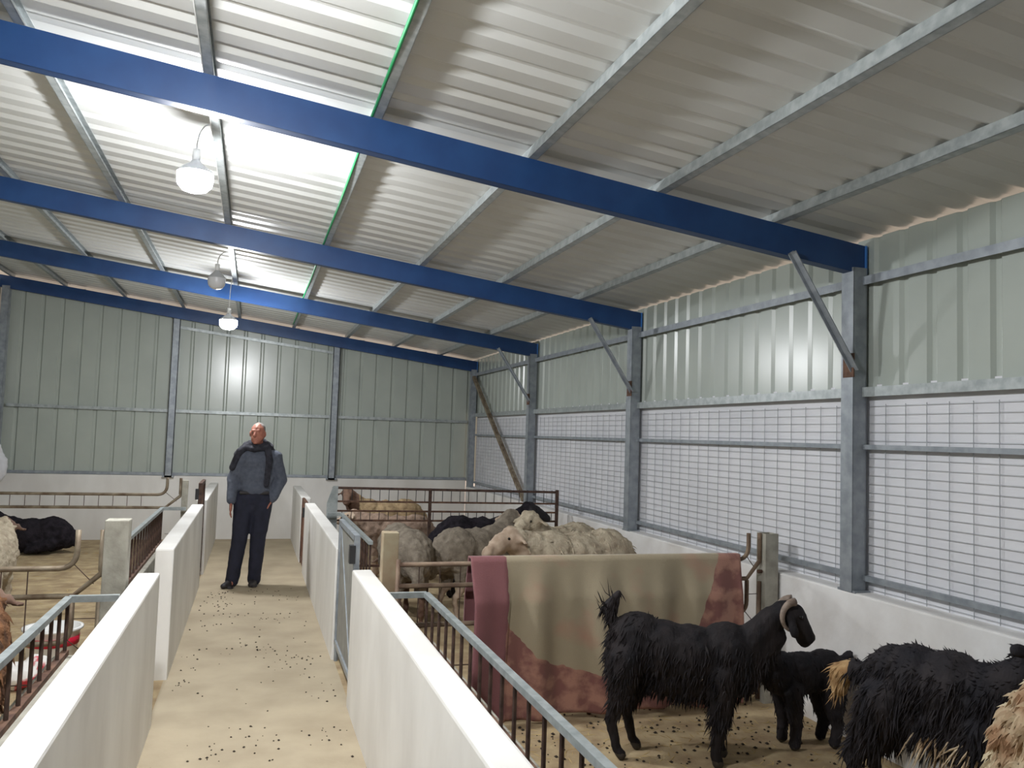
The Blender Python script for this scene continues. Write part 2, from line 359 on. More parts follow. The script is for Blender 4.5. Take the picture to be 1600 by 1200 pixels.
# ---- gates of bent pipe
def bent_gate(label, x0, x1, y, zt, z1, z2, z3, dx1, dx2, group='bent pipe gates', low=True, wires=True, M=PIPE):
    """x1 is the end with the bends"""
    r = .014
    G = empty('pen_gate', ((x0+x1)/2, y, z3 if low else z2), label, 'gate', group)
    s = 1 if x1 > x0 else -1
    xb1, xb2 = x1-s*dx1, x1-s*dx2
    MB().tube([(x0, y, z1), (xb1-s*.09, y, z1)] + arc((xb1-s*.08, y, z1), (xb1, y, z1+.005), (xb1, y, z1+.09), 6) + [(xb1, y, zt)], r, 8).build('upper_pipe', M, G, smooth=True)
    MB().tube([(x0, y, z2), (xb1-.01*s, y, z2), (xb2, y, z2+.11), (xb2, y, z2+.13), (xb2, y, zt)], r, 8).build('middle_pipe', M, G, smooth=True)
    if low:
        MB().tube([(xb1-.01*s, y, z2-.01), (xb1-.01*s, y, z3+.09)] + arc((xb1-.01*s, y, z3+.08), (xb1-.01*s, y, z3), (xb1-s*.09, y, z3), 6) + [(x0, y, z3)], r, 8).build('lower_pipe', M, G, smooth=True)
        MB().tube([(xb2, y, z2-.02), (xb2, y, .02)], r, 8).build('end_pipe', M, G, smooth=True)
        MB().tube([(x0, y, z1+.03), (x0, y, .0)], r, 8).build('end_pipe', M, G, smooth=True)
        MB().tube([((x0+x1)/2, y, z1), ((x0+x1)/2, y, .0)], r, 8).build('middle_bar', M, G, smooth=True)
        MB().tube([(xb2, y, .06), (x0, y, .06)], r, 8).build('bottom_pipe', M, G, smooth=True)
    if wires:
        mb = MB(); n = max(3, int(abs(x1-x0)/.13))
        lo = z3 if low else z2
        for i in range(1, n):
            xx = x0 + (xb1-s*.1-x0)*i/n
            mb.bar((xx, y, lo), (xx, y, z1), .005, .005)
        for zz in (.2, .33):
            if low: mb.bar((x0, y, zz), (xb2, y, zz), .005, .005)
        mb.bar((xb1-s*.02, y, z1+.03), (xb2-s*.03, y, z2+.06), .004, .004); mb.bar((xb1, y, z3+.12), (xb2, y, z3+.12), .004, .004); mb.bar((xb1-s*.04, y, z3+.03), (xb2, y, z3-.10), .004, .004)
        tag(mb.build('wire', RUSTD, G), kind='stuff')
    return G
bent_gate('rusty pipe gate under the blanket with bent ends', .82, 3.20, 4.70, 1.075, .905, .785, 0.565, .10, .018, M=RUSTP)
bent_gate('bent pipe gate fixed to the grey concrete post', -3.30, -.695, 4.74, 1.10, .905, .765, .53, .135, .02)
bent_gate('bent pipe gate with meshed rails in front of the black resting sheep', -3.30, -.62, 8.55, 1.15, .99, .868, .50, .14, .02, low=False)
# legs of that far gate
g = bpy.data.objects['pen_gate.002']
MB().tube([(-3.28, 8.55, .99), (-3.28, 8.55, .0)], .014, 8).build('end_pipe', PIPE, g, smooth=True)
MB().tube([(-2.2, 8.55, .99), (-2.2, 8.55, .0)], .014, 8).build('middle_bar', PIPE, g, smooth=True)

# ---- meshed gate between the two sheep pens
G = empty('pen_gate', (2.0, 8.5, 0), 'brown framed mesh gate behind the crowded sheep', 'gate')
ga, gb = .80, 3.19
MB().bar((ga, 8.5, 1.08), (gb, 8.5, 1.06), .028, .024).build('top_rail', RUSTD, G)
for z in (.945, .85, .755): MB().bar((ga, 8.5, z), (gb, 8.5, z-.01), .02, .018).build('rail', RUST, G)
MB().bar((ga, 8.5, .30), (gb, 8.5, .29), .025, .022).build('bottom_rail', RUST, G)
for x in (ga, 1.785, gb): MB().bar((x, 8.49, 0), (x, 8.49, 1.085), .03, .03).build('upright', RUSTD, G)
mb = MB(); x = ga + .09
while x < gb:
    mb.bar((x, 8.5, .945), (x, 8.5, 1.08), .006, .006); mb.bar((x, 8.5, .755), (x, 8.5, .85), .006, .006); x += .0935
tag(mb.build('wire', BLACKP, G), kind='stuff')
# triangular sheet guard at its corridor end
o = MB().add([(.735, 8.470, .72), (.735, 8.470, .93), (.79, 8.470, 1.10), (.84, 8.470, 1.10), (.84, 8.470, .45), (.735, 8.475, .72), (.735, 8.475, .93), (.79, 8.475, 1.10), (.84, 8.475, 1.10), (.84, 8.475, .45)],
   [(0,1,2,3,4),(9,8,7,6,5),(0,5,6,1),(1,6,7,2),(2,7,8,3),(3,8,9,4),(4,9,5,0)]).build('sheet_guard', GALVL); tag(o, 'pointed grey sheet guard beside the corridor wall at the mesh gate', 'sheet')

# ---- corridor gates (seen almost edge on)
def cgate(x, y0, y1, z0, z1, face, frame, label, latch=True):
    G = empty('corridor_gate', (x, (y0+y1)/2, 0), label, 'gate')
    MB().box(x-.004, x+.004, y0+.02, y1-.02, z0+.03, z1-.03).build('sheet', face, G)
    for (a, b) in (((x, y0, z0), (x, y0, z1)), ((x, y1, z0), (x, y1, z1))): MB().bar(a, b, .035, .035).build('stile', frame, G)
    for z in (z0+.017, z1-.017): MB().bar((x, y0, z), (x, y1, z), .035, .035).build('rail', frame, G)
    MB().bar((x, y0, z0), (x, y1, z1), .02, .02).build('diagonal', frame, G)
    MB().tube([(x, y1+.01, 0), (x, y1+.01, z0+.15)], .014, 8).build('hinge_pin', frame, G)
    MB().tube([(x, y0-.005, 0), (x, y0-.005, z0+.02)], .014, 8).build('drop_bolt', frame, G)
    if latch:
        MB().box(x-.045, x-.01, y0-.03, y0+.03, z1-.17, z1-.06).build('latch', BLACKP, G)
    return G
cgate(.645, 5.20, 6.13, .12, 1.01, GATEM, GALV, 'grey sheet gate between the two nearer white corridor walls')
cgate(.64, 10.02, 10.68, .05, .80, RUSTSHEET, RUST, 'brown rusted sheet gate far along the corridor', latch=True)
cgate(-.50, 9.24, 9.88, .05, 1.06, RUSTSHEET, RUSTD, 'dark rusty gate standing above the corridor wall by the standing man', latch=True)

# ------------------------------------------------------------------ blanket over the pipe gate
def blanket_mat():
    M = bpy.data.materials.new('blanket'); M.use_nodes = True; nt = M.node_tree; N = nt.nodes; L = nt.links; b = N['Principled BSDF']
    b.inputs['Roughness'].default_value = .95; b.inputs['Specular IOR Level'].default_value = .1
    if 'Sheen Weight' in b.inputs: b.inputs['Sheen Weight'].default_value = .2
    uv = N.new('ShaderNodeUVMap'); sp = N.new('ShaderNodeSeparateXYZ'); L.new(uv.outputs[0], sp.inputs[0])
    def mth(op, a, c=None):
        n = N.new('ShaderNodeMath'); n.operation = op
        for i, v in enumerate((a, c)):
            if v is None: continue
            if isinstance(v, (int, float)): n.inputs[i].default_value = v
            else: L.new(v, n.inputs[i])
        return n.outputs[0]
    nz = N.new('ShaderNodeTexNoise'); nz.inputs['Scale'].default_value = 9; L.new(uv.outputs[0], nz.inputs['Vector'])
    wob = mth('MULTIPLY', mth('SUBTRACT', nz.outputs[0], .5), .06)
    u = mth('ADD', sp.outputs[0], wob); v = mth('ADD', sp.outputs[1], wob)      # metres: u along the rail, v height
    ex = mth('POWER', mth('DIVIDE', mth('SUBTRACT', u, .92), .90), 2.0); ez = mth('POWER', mth('DIVIDE', mth('SUBTRACT', v, 1.12), .90), 2.0)
    inell = mth('LESS_THAN', mth('ADD', ex, ez), 1.0)
    left = mth('GREATER_THAN', u, .21)
    right = mth('LESS_THAN', mth('ADD', u, mth('MULTIPLY', mth('SUBTRACT', .9, v), .38)), 1.62)
    inner = mth('MULTIPLY', mth('MULTIPLY', inell, left), right)
    n2 = N.new('ShaderNodeTexNoise'); n2.inputs['Scale'].default_value = 8.5; n2.inputs['Detail'].default_value = 5; L.new(uv.outputs[0], n2.inputs['Vector'])
    r1 = N.new('ShaderNodeValToRGB'); e = r1.color_ramp.elements; e[0].position = .44; e[0].color = srgb(138, 96, 90); e[1].position = .58; e[1].color = srgb(178, 134, 118); L.new(n2.outputs[0], r1.inputs[0])
    n3 = N.new('ShaderNodeTexNoise'); n3.inputs['Scale'].default_value = 3.2; n3.inputs['Detail'].default_value = 3; L.new(uv.outputs[0], n3.inputs['Vector'])
    r2 = N.new('ShaderNodeValToRGB'); e = r2.color_ramp.elements; e[0].position = .53; e[0].color = srgb(170, 157, 133); e[1].position = .74; e[1].color = srgb(180, 144, 124); L.new(n3.outputs[0], r2.inputs[0])
    # plain rose edge strip
    mx0 = N.new('ShaderNodeMix'); mx0.data_type = 'RGBA'; L.new(left, mx0.inputs[0]); mx0.inputs[6].default_value = srgb(134, 90, 92); L.new(r1.outputs[0], mx0.inputs[7])
    mx = N.new('ShaderNodeMix'); mx.data_type = 'RGBA'; L.new(inner, mx.inputs[0]); L.new(mx0.outputs[2], mx.inputs[6]); L.new(r2.outputs[0], mx.inputs[7])
    L.new(mx.outputs[2], b.inputs['Base Color'])
    n4 = N.new('ShaderNodeTexNoise'); n4.inputs['Scale'].default_value = 120; L.new(uv.outputs[0], n4.inputs['Vector'])
    bp = N.new('ShaderNodeBump'); bp.inputs['Strength'].default_value = .4; bp.inputs['Distance'].default_value = .004; L.new(n4.outputs[0], bp.inputs['Height']); L.new(bp.outputs[0], b.inputs['Normal'])
    return M

def blanket():
    xa, xb = 1.235, 3.02; yr = 4.70; ztop = .935; NX, NV = 120, 64
    front, back = .925, .42
    verts, uvs = [], []
    for j in range(NV+1):
        t = -back + (front+back)*j/NV            # arc length along the drape, 0 over the rail, + down the front
        for i in range(NX+1):
            u = (xb-xa)*i/NX
            x = xa + u
            a = abs(t); ease = min(1, a/.25)
            fold = .030*math.sin(u*17+.6+.5*t) + .018*math.sin(u*31+1.3-.7*t) + .02*math.sin(u*8.2)
            fold *= ease*(.4+.6*min(1, a/.6))
            if t >= 0:
                y = yr - .024 - fold*.8 - .052*ease; z = ztop - max(0, t-.02)
                if u < .21: y -= .022*ease
                drop = .02*math.sin(u*4.4+.4) + .012*math.sin(u*17)
                z -= (drop if t > .5 else drop*t/.5)*.6
                z = max(z, .012)
                x += -.10*max(0, t-.45)*max(0, .5-u)*1.6*0 + .02*math.sin(t*5+u*6)*ease*.5
            else:
                y = yr + .024 + fold*.6 + .045*ease; z = ztop - max(0, a-.02)
            if a < .02: y = yr - t*1.2
            verts.append((x, y, z + (.008 if a < .03 else 0))); uvs.append((u, .93 - t if t >= 0 else .93+t))
    fs = []
    for j in range(NV):
        for i in range(NX):
            k = j*(NX+1)+i; fs.append((k, k+1, k+NX+2, k+NX+1))
    me = bpy.data.meshes.new('blanket'); me.from_pydata(verts, [], fs); me.update()
    ul = me.uv_layers.new(name='UVMap')
    for lp in me.loops: ul.data[lp.index].uv = uvs[lp.vertex_index]
    me.polygons.foreach_set('use_smooth', [True]*len(me.polygons))
    o = link('blanket', me, blanket_mat())
    sd = o.modifiers.new('thick', 'SOLIDIFY'); sd.thickness = .010; sd.offset = 0
    tag(o, 'beige blanket with rose patterned border hung over the pen gate', 'blanket')
blanket()

# ------------------------------------------------------------------ soft bodies: spheres and tapered limbs fused into one skin
ICO = {}
def ico(sub=2):
    if sub not in ICO:
        bm = bmesh.new(); bmesh.ops.create_icosphere(bm, subdivisions=sub, radius=1.0)
        bm.verts.ensure_lookup_table()
        ICO[sub] = (np.array([v.co[:] for v in bm.verts]), [tuple(v.index for v in f.verts) for f in bm.faces]); bm.free()
    return ICO[sub]
def blob(name, parts, voxel, mats, parent, matfn=None, smooth=3, disp=0., dscale=.06, local=True):
    """parts: ('e', centre, radii[, roty]) ellipsoids and ('c', p0, r0, p1, r1[, flat_y]) tapered limbs"""
    V = []; F = []; nb = 0
    iv, if_ = ico(2)
    def put(c, rad, ry=0.0, rz=0.0):
        nonlocal nb
        P = iv*np.array(rad)
        if ry:
            cs, sn = math.cos(ry), math.sin(ry); P = np.stack([P[:, 0]*cs + P[:, 2]*sn, P[:, 1], -P[:, 0]*sn + P[:, 2]*cs], 1)
        if rz:
            cs, sn = math.cos(rz), math.sin(rz); P = np.stack([P[:, 0]*cs - P[:, 1]*sn, P[:, 0]*sn + P[:, 1]*cs, P[:, 2]], 1)
        V.append(P + np.array(c)); F.extend([tuple(nb+i for i in t) for t in if_]); nb += len(iv)
    for p in parts:
        if p[0] == 'e': put(p[1], p[2], p[3] if len(p) > 3 else 0., p[4] if len(p) > 4 else 0.)
        else:
            a, ra, b, rb = np.array(p[1], float), p[2], np.array(p[3], float), p[4]; fl = p[5] if len(p) > 5 else (1, 1, 1)
            n = max(2, int(np.linalg.norm(b-a)/(min(ra, rb)*.35))+1); n = min(n, 40)
            for i in range(n+1):
                t = i/n; r = ra+(rb-ra)*t; put(a+(b-a)*t, (r*fl[0], r*fl[1], r*fl[2]))
    me = bpy.data.meshes.new(name+'_raw'); me.from_pydata(np.concatenate(V).tolist(), [], F); me.update()
    o = bpy.data.objects.new(name+'_raw', me); COL.objects.link(o)
    md = o.modifiers.new('r', 'REMESH'); md.mode = 'VOXEL'; md.voxel_size = voxel; md.use_smooth_shade = True
    if smooth:
        sm = o.modifiers.new('s', 'SMOOTH'); sm.factor = .5; sm.iterations = smooth
    if disp:
        tx = bpy.data.textures.new(name, 'CLOUDS'); tx.noise_scale = dscale; tx.noise_depth = 2
        dm = o.modifiers.new('d', 'DISPLACE'); dm.texture = tx; dm.strength = disp; dm.mid_level = .5; dm.texture_coords = 'LOCAL'
    dg = bpy.context.evaluated_depsgraph_get(); dg.update()
    nm = bpy.data.meshes.new_from_object(o.evaluated_get(dg)); nm.name = name
    bpy.data.objects.remove(o); bpy.data.meshes.remove(me)
    nm.materials.clear()
    out = link(name, nm, mats, parent, local)
    nm.polygons.foreach_set('use_smooth', [True]*len(nm.polygons))
    if matfn is not None:
        for pl in nm.polygons: pl.material_index = matfn(pl.center)
    return out

def coat(body, n, length, material, parent, region=None, droop=.9, out=.35, width=.006, back=.35, matfn=None, seed=1):
    """loose locks of hair rooted on the body"""
    rs = np.random.RandomState(seed); me = body.data; np_ = len(me.polygons)
    areas = np.array([p.area for p in me.polygons]); pr = areas/areas.sum()
    vs = []; fs = []; mi = []; k = 0
    for idx in rs.choice(np_, n*3, p=pr):
        p = me.polygons[idx]; c = p.center; nv = p.normal
        if region is not None and not region(c, nv): continue
        L = length*(.55+.8*rs.rand())
        d = nv*out + Vector((-back, 0, -droop)) + Vector(rs.normal(0, .22, 3)); d.normalize()
        if d.dot(nv) < .12: d = (d + nv*(.2-d.dot(nv))).normalized()
        s = d.cross(nv); s = s.normalized() if s.length > 1e-4 else Vector((0, 1, 0)); w = width*(.6+.8*rs.rand())
        b = len(vs); base = c - nv*.006
        mid = base + d*L*.5 + Vector((0, 0, -.08*L))
        tip = base + d*L + Vector((0, 0, -.3*L*droop))
        vs += [base+s*w, base-s*w, base+nv*w*1.3, mid+s*w*.8, mid-s*w*.8, mid+nv*w, tip]
        fs += [(b, b+3, b+4, b+1), (b+1, b+4, b+5, b+2), (b+2, b+5, b+3, b), (b+3, b+6, b+4), (b+4, b+6, b+5), (b+5, b+6, b+3)]
        mi += [matfn(c) if matfn else 0]*6
        k += 1
        if k >= n: break
    m2 = bpy.data.meshes.new('coat'); m2.from_pydata([tuple(v) for v in vs], [], fs); m2.update()
    o = link('coat', m2, material, parent, True)
    for pl, i in zip(m2.polygons, mi): pl.material_index = i
    return tag(o, kind='stuff')

HAIRB = mat('black goat hair', srgb(30, 28, 31), srgb(44, 39, 40), scale=14, rough=.75, bump=.5, bscale=60, stretch=(1, 1, .3), spec=.2)
HAIRB2 = mat('soft black hair', srgb(36, 35, 40), srgb(52, 48, 50), scale=10, rough=.8, bump=.5, bscale=60, stretch=(1, 1, .3), spec=.2)
TANH = mat('tan hair', srgb(188, 156, 112), srgb(160, 124, 84), scale=20, rough=.9, bump=.4, bscale=60)
CREAMH = mat('cream hair', srgb(214, 198, 170), srgb(186, 160, 130), scale=9, rough=.9, bump=.5, bscale=50)
HORN = mat('horn', srgb(152, 136, 124), srgb(120, 104, 92), scale=30, rough=.6, bump=.3, bscale=80)
HOOF = mat('hoof', srgb(60, 54, 48), rough=.7)
EYE_ = mat('eye', srgb(16, 14, 12), rough=.15)
def wool(nm, a, b): return mat(nm, srgb(*a), srgb(*b), scale=16, rough=.95, bump=.8, bscale=70, spec=.1)
W_GREY = wool('grey fleece', (150, 140, 126), (122, 112, 100)); W_TAN = wool('tan fleece', (176, 154, 120), (148, 126, 98))
W_CREAM = wool('cream fleece', (196, 184, 162), (166, 152, 132)); W_PINK = wool('rosy fleece', (160, 138, 122), (134, 114, 100))
W_BLACK = wool('black fleece', (46, 42, 48), (30, 28, 32)); W_BROWN = wool('brown fleece', (124, 88, 62), (76, 56, 44))
F_BROWN = mat('brown face', srgb(112, 86, 70), srgb(92, 68, 56), scale=20, rough=.85); F_PALE = mat('pale face', srgb(186, 166, 146), srgb(160, 138, 118), scale=20, rough=.85)
F_BLACK = mat('black face', srgb(34, 30, 34), rough=.8)

def leg4(xf, xh, yw, zf, zh, rt, hoofoff=0.0):
    P = []
    for s in (1, -1):
        P += [('c', (xf, s*yw, zf), rt, (xf+.01, s*yw, zf*.45), rt*.55), ('c', (xf+.01, s*yw, zf*.45), rt*.5, (xf, s*yw, .06), rt*.38), ('c', (xf, s*yw, .06), rt*.42, (xf+.02, s*yw, .022), rt*.46)]
        P += [('c', (xh, s*yw, zh), rt*1.5, (xh+.02, s*yw, zh*.58), rt*.8), ('c', (xh+.02, s*yw, zh*.58), rt*.62, (xh-.06, s*yw, zh*.38), rt*.45), ('c', (xh-.06, s*yw, zh*.38), rt*.45, (xh-.035, s*yw, .06), rt*.38), ('c', (xh-.035, s*yw, .06), rt*.42, (xh-.015, s*yw, .022), rt*.46)]
    return P

def sheep(loc, heading, label, fleece, face, sc=1.0, head='up', group='sheep', lying=False, locks=0, turn=0.0, disp=.03, name='sheep'):
    r = empty(name, loc, label, 'sheep', group, R(heading)); r.scale = (sc, sc, sc)
    dz = -.36 if lying else 0
    P = [('e', (-.22, 0, .60+dz), (.25, .205, .225)), ('e', (.02, 0, .58+dz), (.30, .215, .225)), ('e', (.25, 0, .60+dz), (.22, .19, .225)), ('e', (-.40, 0, .56+dz), (.10, .14, .15))]
    if head == 'up':
        N0, N1 = (.34, 0, .68+dz), (.50, .04*turn, .86+dz)
    elif head == 'mid':
        N0, N1 = (.34, 0, .66+dz), (.56, .05*turn, .76+dz)
    else:
        N0, N1 = (.36, 0, .58+dz), (.60, .05*turn, .42+dz)
    P += [('c', N0, .15, N1, .085)]
    h0 = Vector(N1) + Vector((.01, 0, .02)); hd = Vector((.9*math.cos(turn), .9*math.sin(turn), -.42 if head != 'down' else -.8)).normalized()
    h1 = h0 + hd*.22
    P += [('c', h0, .078, h0+hd*.12, .062), ('c', h0+hd*.12, .06, h1, .042)]
    sd = Vector((-math.sin(turn), math.cos(turn), 0))
    for s in (1, -1):
        e0 = h0 + sd*s*.06 + Vector((0, 0, .02)); e1 = e0 + sd*s*.085 + Vector((0, 0, -.055)) - hd*.02
        P += [('c', e0, .02, e1, .026, (1, .8, .6) )]
    if not lying: P += leg4(.26, -.24, .10, .48, .50, .062)
    else:
        for s in (1, -1): P += [('c', (.28, s*.13, .12), .06, (.46, s*.13, .05), .035), ('c', (-.25, s*.17, .14), .09, (-.02, s*.20, .06), .05)]
    P += [('c', (-.45, 0, .60+dz), .07, (-.50, 0, .42+dz*.8), .055)]
    hp = Vector(h0)
    fm = lambda c: 1 if ((Vector(c)-hp).dot(hd) > -.03 and (Vector(c)-hp).length < .30 and c.x > N1[0]-.12) or (c.z < .30 and not lying and abs(c.x) < .4 and abs(c.y) > .03) else 0
    b = blob('body', P, .016, [fleece, face], r, fm, smooth=3, disp=disp, dscale=.05)
    for s in (1, -1):
        ep = h0 + hd*.07 + sd*s*.056 + Vector((0, 0, .028)); 
        iv, if_ = ico(1); MB().add([ep + Vector(v)*.011 for v in iv], if_).build('eye', EYE_, r, local=True, smooth=True)
    if locks: coat(b, locks, .045, fleece, r, lambda c, n: fm(c) == 0 and c.z > .3+dz, width=.008, seed=int(abs(loc[0]*100)))
    return r

grp = 'sheep of the crowded pen'
sheep((1.66, 10.50, 0), 183, 'tan sheep with brown face looking over the rails behind the mesh gate', W_TAN, F_BROWN, 1.0, 'up', 'sheep of the far pen', turn=1.35)
sheep((1.62, 9.40, 0), 160, 'smaller rosy grey sheep behind the mesh gate beside the tan sheep', W_PINK, F_PALE, .90, 'mid', 'sheep of the far pen')
sheep((1.32, 7.30, 0), 93, 'grey sheep seen from behind beside the feed rail', W_GREY, F_BROWN, 1.02, 'down', grp, disp=.035)
sheep((1.99, 7.44, 0), 28, 'grey sheep standing side on with raised head in the crowded pen', W_GREY, F_PALE, 1.0, 'up', grp, turn=.7)
sheep((2.25, 8.19, 0), 2, 'black sheep standing behind the grey side-on sheep', W_BLACK, F_BLACK, 1.03, 'up', grp)
sheep((2.55, 6.25, 0), 194, 'cream sheep with lowered pale face just behind the blanket', W_CREAM, F_PALE, 1.13, 'mid', grp, turn=.1, locks=500, disp=.035)
sheep((2.70, 7.02, 0), 218, 'white headed cream sheep tight against the mesh wall', W_CREAM, W_CREAM, 1.08, 'up', grp, locks=400, disp=.035)
sheep((-1.86, 7.0, 0), 92, 'cream grey sheep standing behind the bent pipe gate', W_CREAM, F_BROWN, 1.03, 'mid', 'sheep of the other pens', disp=.045)
sheep((-2.58, 11.75, 0), 176, 'black sheep lying down before the whitewashed end wall', W_BLACK, F_BLACK, 1.0, 'up', 'sheep of the other pens', lying=True, turn=.7)
sheep((-1.125, 3.80, 0), 93, 'brown fleeced sheep standing close behind the barred feed rail', W_BROWN, F_BROWN, 1.06, 'mid', 'sheep of the other pens', locks=900, disp=.04)
sheep((2.74, 1.86, 0), -86, 'cream and brown shaggy sheep at the rump of the tan tailed goat', mat('cream brown fleece', srgb(204, 190, 160), srgb(160, 126, 96), contrast=(.5, .68), scale=4.5, rough=.95, bump=.6, bscale=50), F_PALE, 1.12, 'down', 'goat pen animals', locks=2600, disp=.05)

# ---- big black goat, side on
def horn(root, pts, rad):
    MB().tube(pts, rad, 10).build('horn', HORN, root, local=True, smooth=True)
def goat_eye(root, p):
    iv, if_ = ico(1); MB().add([Vector(p)+Vector(v)*.013 for v in iv], if_).build('eye', EYE_, root, local=True, smooth=True)
G1 = empty('goat', (2.0, 4.05, 0), 'large black goat with curved horns standing side on before the blanket', 'goat', None, math.atan2(-.43, .903))
P = [('e', (.0, 0, .585), (.165, .125, .165)), ('e', (.13, 0, .55), (.20, .145, .165)), ('e', (.27, 0, .535), (.22, .155, .165)), ('e', (.46, 0, .55), (.17, .14, .175)), ('e', (.25, 0, .43), (.27, .12, .13)), ('e', (.53, 0, .48), (.11, .11, .15)),
     ('e', (-.09, 0, .50), (.085, .11, .16)),
     ('c', (.55, 0, .585), .10, (.69, 0, .745), .070), ('c', (.56, 0, .50), .09, (.70, 0, .66), .065),
     ('c', (.745, 0, .785), .066, (.80, 0, .77), .062), ('c', (.80, 0, .775), .06, (.865, 0, .665), .042), ('c', (.84, 0, .70), .046, (.85, 0, .645), .036)]
for s, dx in ((1, .05), (-1, -.03)):
    P += [('c', (-.03+dx, s*.075, .50), .10, (-.055+dx, s*.085, .31), .062), ('c', (-.055+dx, s*.085, .31), .055, (-.10+dx, s*.085, .20), .034), ('c', (-.10+dx, s*.085, .20), .032, (-.065+dx, s*.085, .055), .024), ('c', (-.065+dx, s*.085, .055), .026, (-.04+dx, s*.085, .022), .028)]
    fx = .02 if s > 0 else -.015
    P += [('c', (.45+fx, s*.075, .46), .085, (.44+fx, s*.08, .22), .05), ('c', (.44+fx, s*.08, .22), .042, (.42+fx, s*.08, .06), .028), ('c', (.42+fx, s*.08, .06), .03, (.435+fx, s*.08, .022), .032)]
    P += [('c', (.765, s*.06, .79), .02, (.785, s*.095, .70), .03, (.9, .5, 1))]
P += [('c', (-.135, 0, .67), .030, (-.155, 0, .75), .036), ('c', (-.155, 0, .75), .036, (-.105, 0, .83), .022)]
b = blob('body', P, .011, [HAIRB, HOOF], G1, lambda c: 1 if c.z < .035 else 0, smooth=3, disp=.012, dscale=.04)
for s in (1, -1):
    horn(G1, [(.775-.0+.03*math.sin(a)*0-.075*math.sin(a)*.9 + .02, s*(.045+.03*math.sin(a)), .775+.075*math.cos(a)) for a in [i*math.pi*.92/12 for i in range(13)]], [.021-.0012*i for i in range(13)])
    goat_eye(G1, (.822, s*.05, .775))
coat(b, 2600, .045, HAIRB, G1, lambda c, n: .22 < c.z and c.x < .74 and (c.z < .62 or c.x < .1), width=.0045, seed=3)
coat(b, 260, .085, HAIRB, G1, lambda c, n: c.x < -.12 and c.z > .68, droop=-.9, out=.5, back=.6, width=.004, seed=4)
coat(b, 320, .06, HAIRB, G1, lambda c, n: .12 < c.z < .3 and c.x > .3, width=.005, seed=5)

# ---- black kid behind it
G2 = empty('goat_kid', (2.985, 3.97, 0), 'small black kid standing against the white wall behind the horned goat', 'goat', None, R(176))
P = [('e', (-.12, 0, .40), (.145, .10, .125)), ('e', (.02, 0, .395), (.17, .105, .12)), ('e', (.15, 0, .40), (.12, .095, .125)), ('c', (.18, 0, .44), .08, (.30, 0, .54), .05), ('c', (.31, 0, .56), .052, (.40, 0, .49), .034), ('c', (-.24, 0, .46), .024, (-.285, 0, .49), .02), ('c', (-.285, 0, .49), .022, (-.30, 0, .44), .016)]
for s in (1, -1):
    P += [('c', (.11, s*.06, .32), .062, (.085, s*.065, .13), .036), ('c', (.085, s*.065, .13), .034, (.095, s*.065, .03), .032), ('c', (-.14, s*.06, .34), .085, (-.15, s*.065, .19), .05), ('c', (-.15, s*.065, .19), .042, (-.17, s*.065, .11), .034), ('c', (-.17, s*.065, .11), .034, (-.15, s*.065, .028), .032), ('c', (.32, s*.05, .57), .016, (.30, s*.085, .49), .02, (1, .6, 1))]
b = blob('body', P, .010, [HAIRB2, HOOF], G2, lambda c: 1 if c.z < .02 else 0, smooth=3, disp=.014, dscale=.03)
coat(b, 900, .03, HAIRB2, G2, lambda c, n: .06 < c.z, width=.004, seed=6)

# ---- black goat with tan tail
d3 = Vector((.25, -.7)).normalized()
G3 = empty('goat', (2.83, 3.30, 0), 'shaggy black goat with tan tail tip and pale belly tufts', 'goat', None, math.atan2(d3.y, d3.x))
P = [('e', (.14, 0, .60), (.13, .13, .155)), ('e', (.24, 0, .60), (.17, .145, .18)), ('e', (.40, 0, .60), (.19, .16, .185)), ('e', (.54, 0, .60), (.16, .145, .165)), ('e', (.36, 0, .47), (.27, .14, .15)), ('c', (.60, 0, .66), .11, (.74, 0, .78), .075), ('c', (.78, 0, .82), .066, (.90, 0, .70), .042),
     ('c', (.04, 0, .60), .034, (-.06, 0, .60), .040), ('c', (-.06, 0, .60), .045, (-.13, 0, .55), .058), ('c', (-.13, 0, .55), .055, (-.14, 0, .48), .042)]
for s in (1, -1):
    P += [('c', (.13, s*.085, .50), .115, (.06, s*.09, .32), .08), ('c', (.06, s*.09, .32), .07, (-.02, s*.09, .21), .042), ('c', (-.02, s*.09, .21), .036, (.01, s*.09, .06), .026), ('c', (.01, s*.09, .06), .03, (.03, s*.09, .022), .03)]
    P += [('c', (.55, s*.085, .48), .09, (.55, s*.085, .22), .046), ('c', (.55, s*.085, .22), .042, (.54, s*.085, .05), .03), ('c', (.54, s*.085, .05), .03, (.555, s*.085, .022), .03)]
    P += [('c', (.76, s*.06, .85), .022, (.70, s*.115, .86), .034, (.8, 1, .9))]
def g3m(c):
    if c.x < -.075: return 1
    if c.z < .36 and c.x > .30 and abs(math.sin(c.x*31)+.6*math.sin(c.x*57+c.z*20)) > .75: return 2
    return 0
b = blob('body', P, .011, [HAIRB2, TANH, CREAMH], G3, g3m, smooth=3, disp=.014, dscale=.04)
for s in (1, -1):
    goat_eye(G3, (.84, s*.052, .80))
coat(b, 3000, .065, [HAIRB2, TANH, CREAMH], G3, lambda c, n: .22 < c.z < .70 and c.x < .72 and c.x > -.05, matfn=g3m, width=.0045, seed=8)
coat(b, 900, .028, [HAIRB2, TANH, CREAMH], G3, lambda c, n: c.z > .62 and -.05 < c.x < .7, matfn=g3m, droop=.2, back=.7, out=.7, width=.004, seed=9)
coat(b, 420, .06, [HAIRB2, TANH, CREAMH], G3, lambda c, n: c.x < .02 and c.z > .4, matfn=g3m, droop=.8, back=.5, out=.5, width=.004, seed=10)
coat(b, 420, .10, CREAMH, G3, lambda c, n: c.z < .45 and .28 < c.x < .58, width=.006, seed=12)

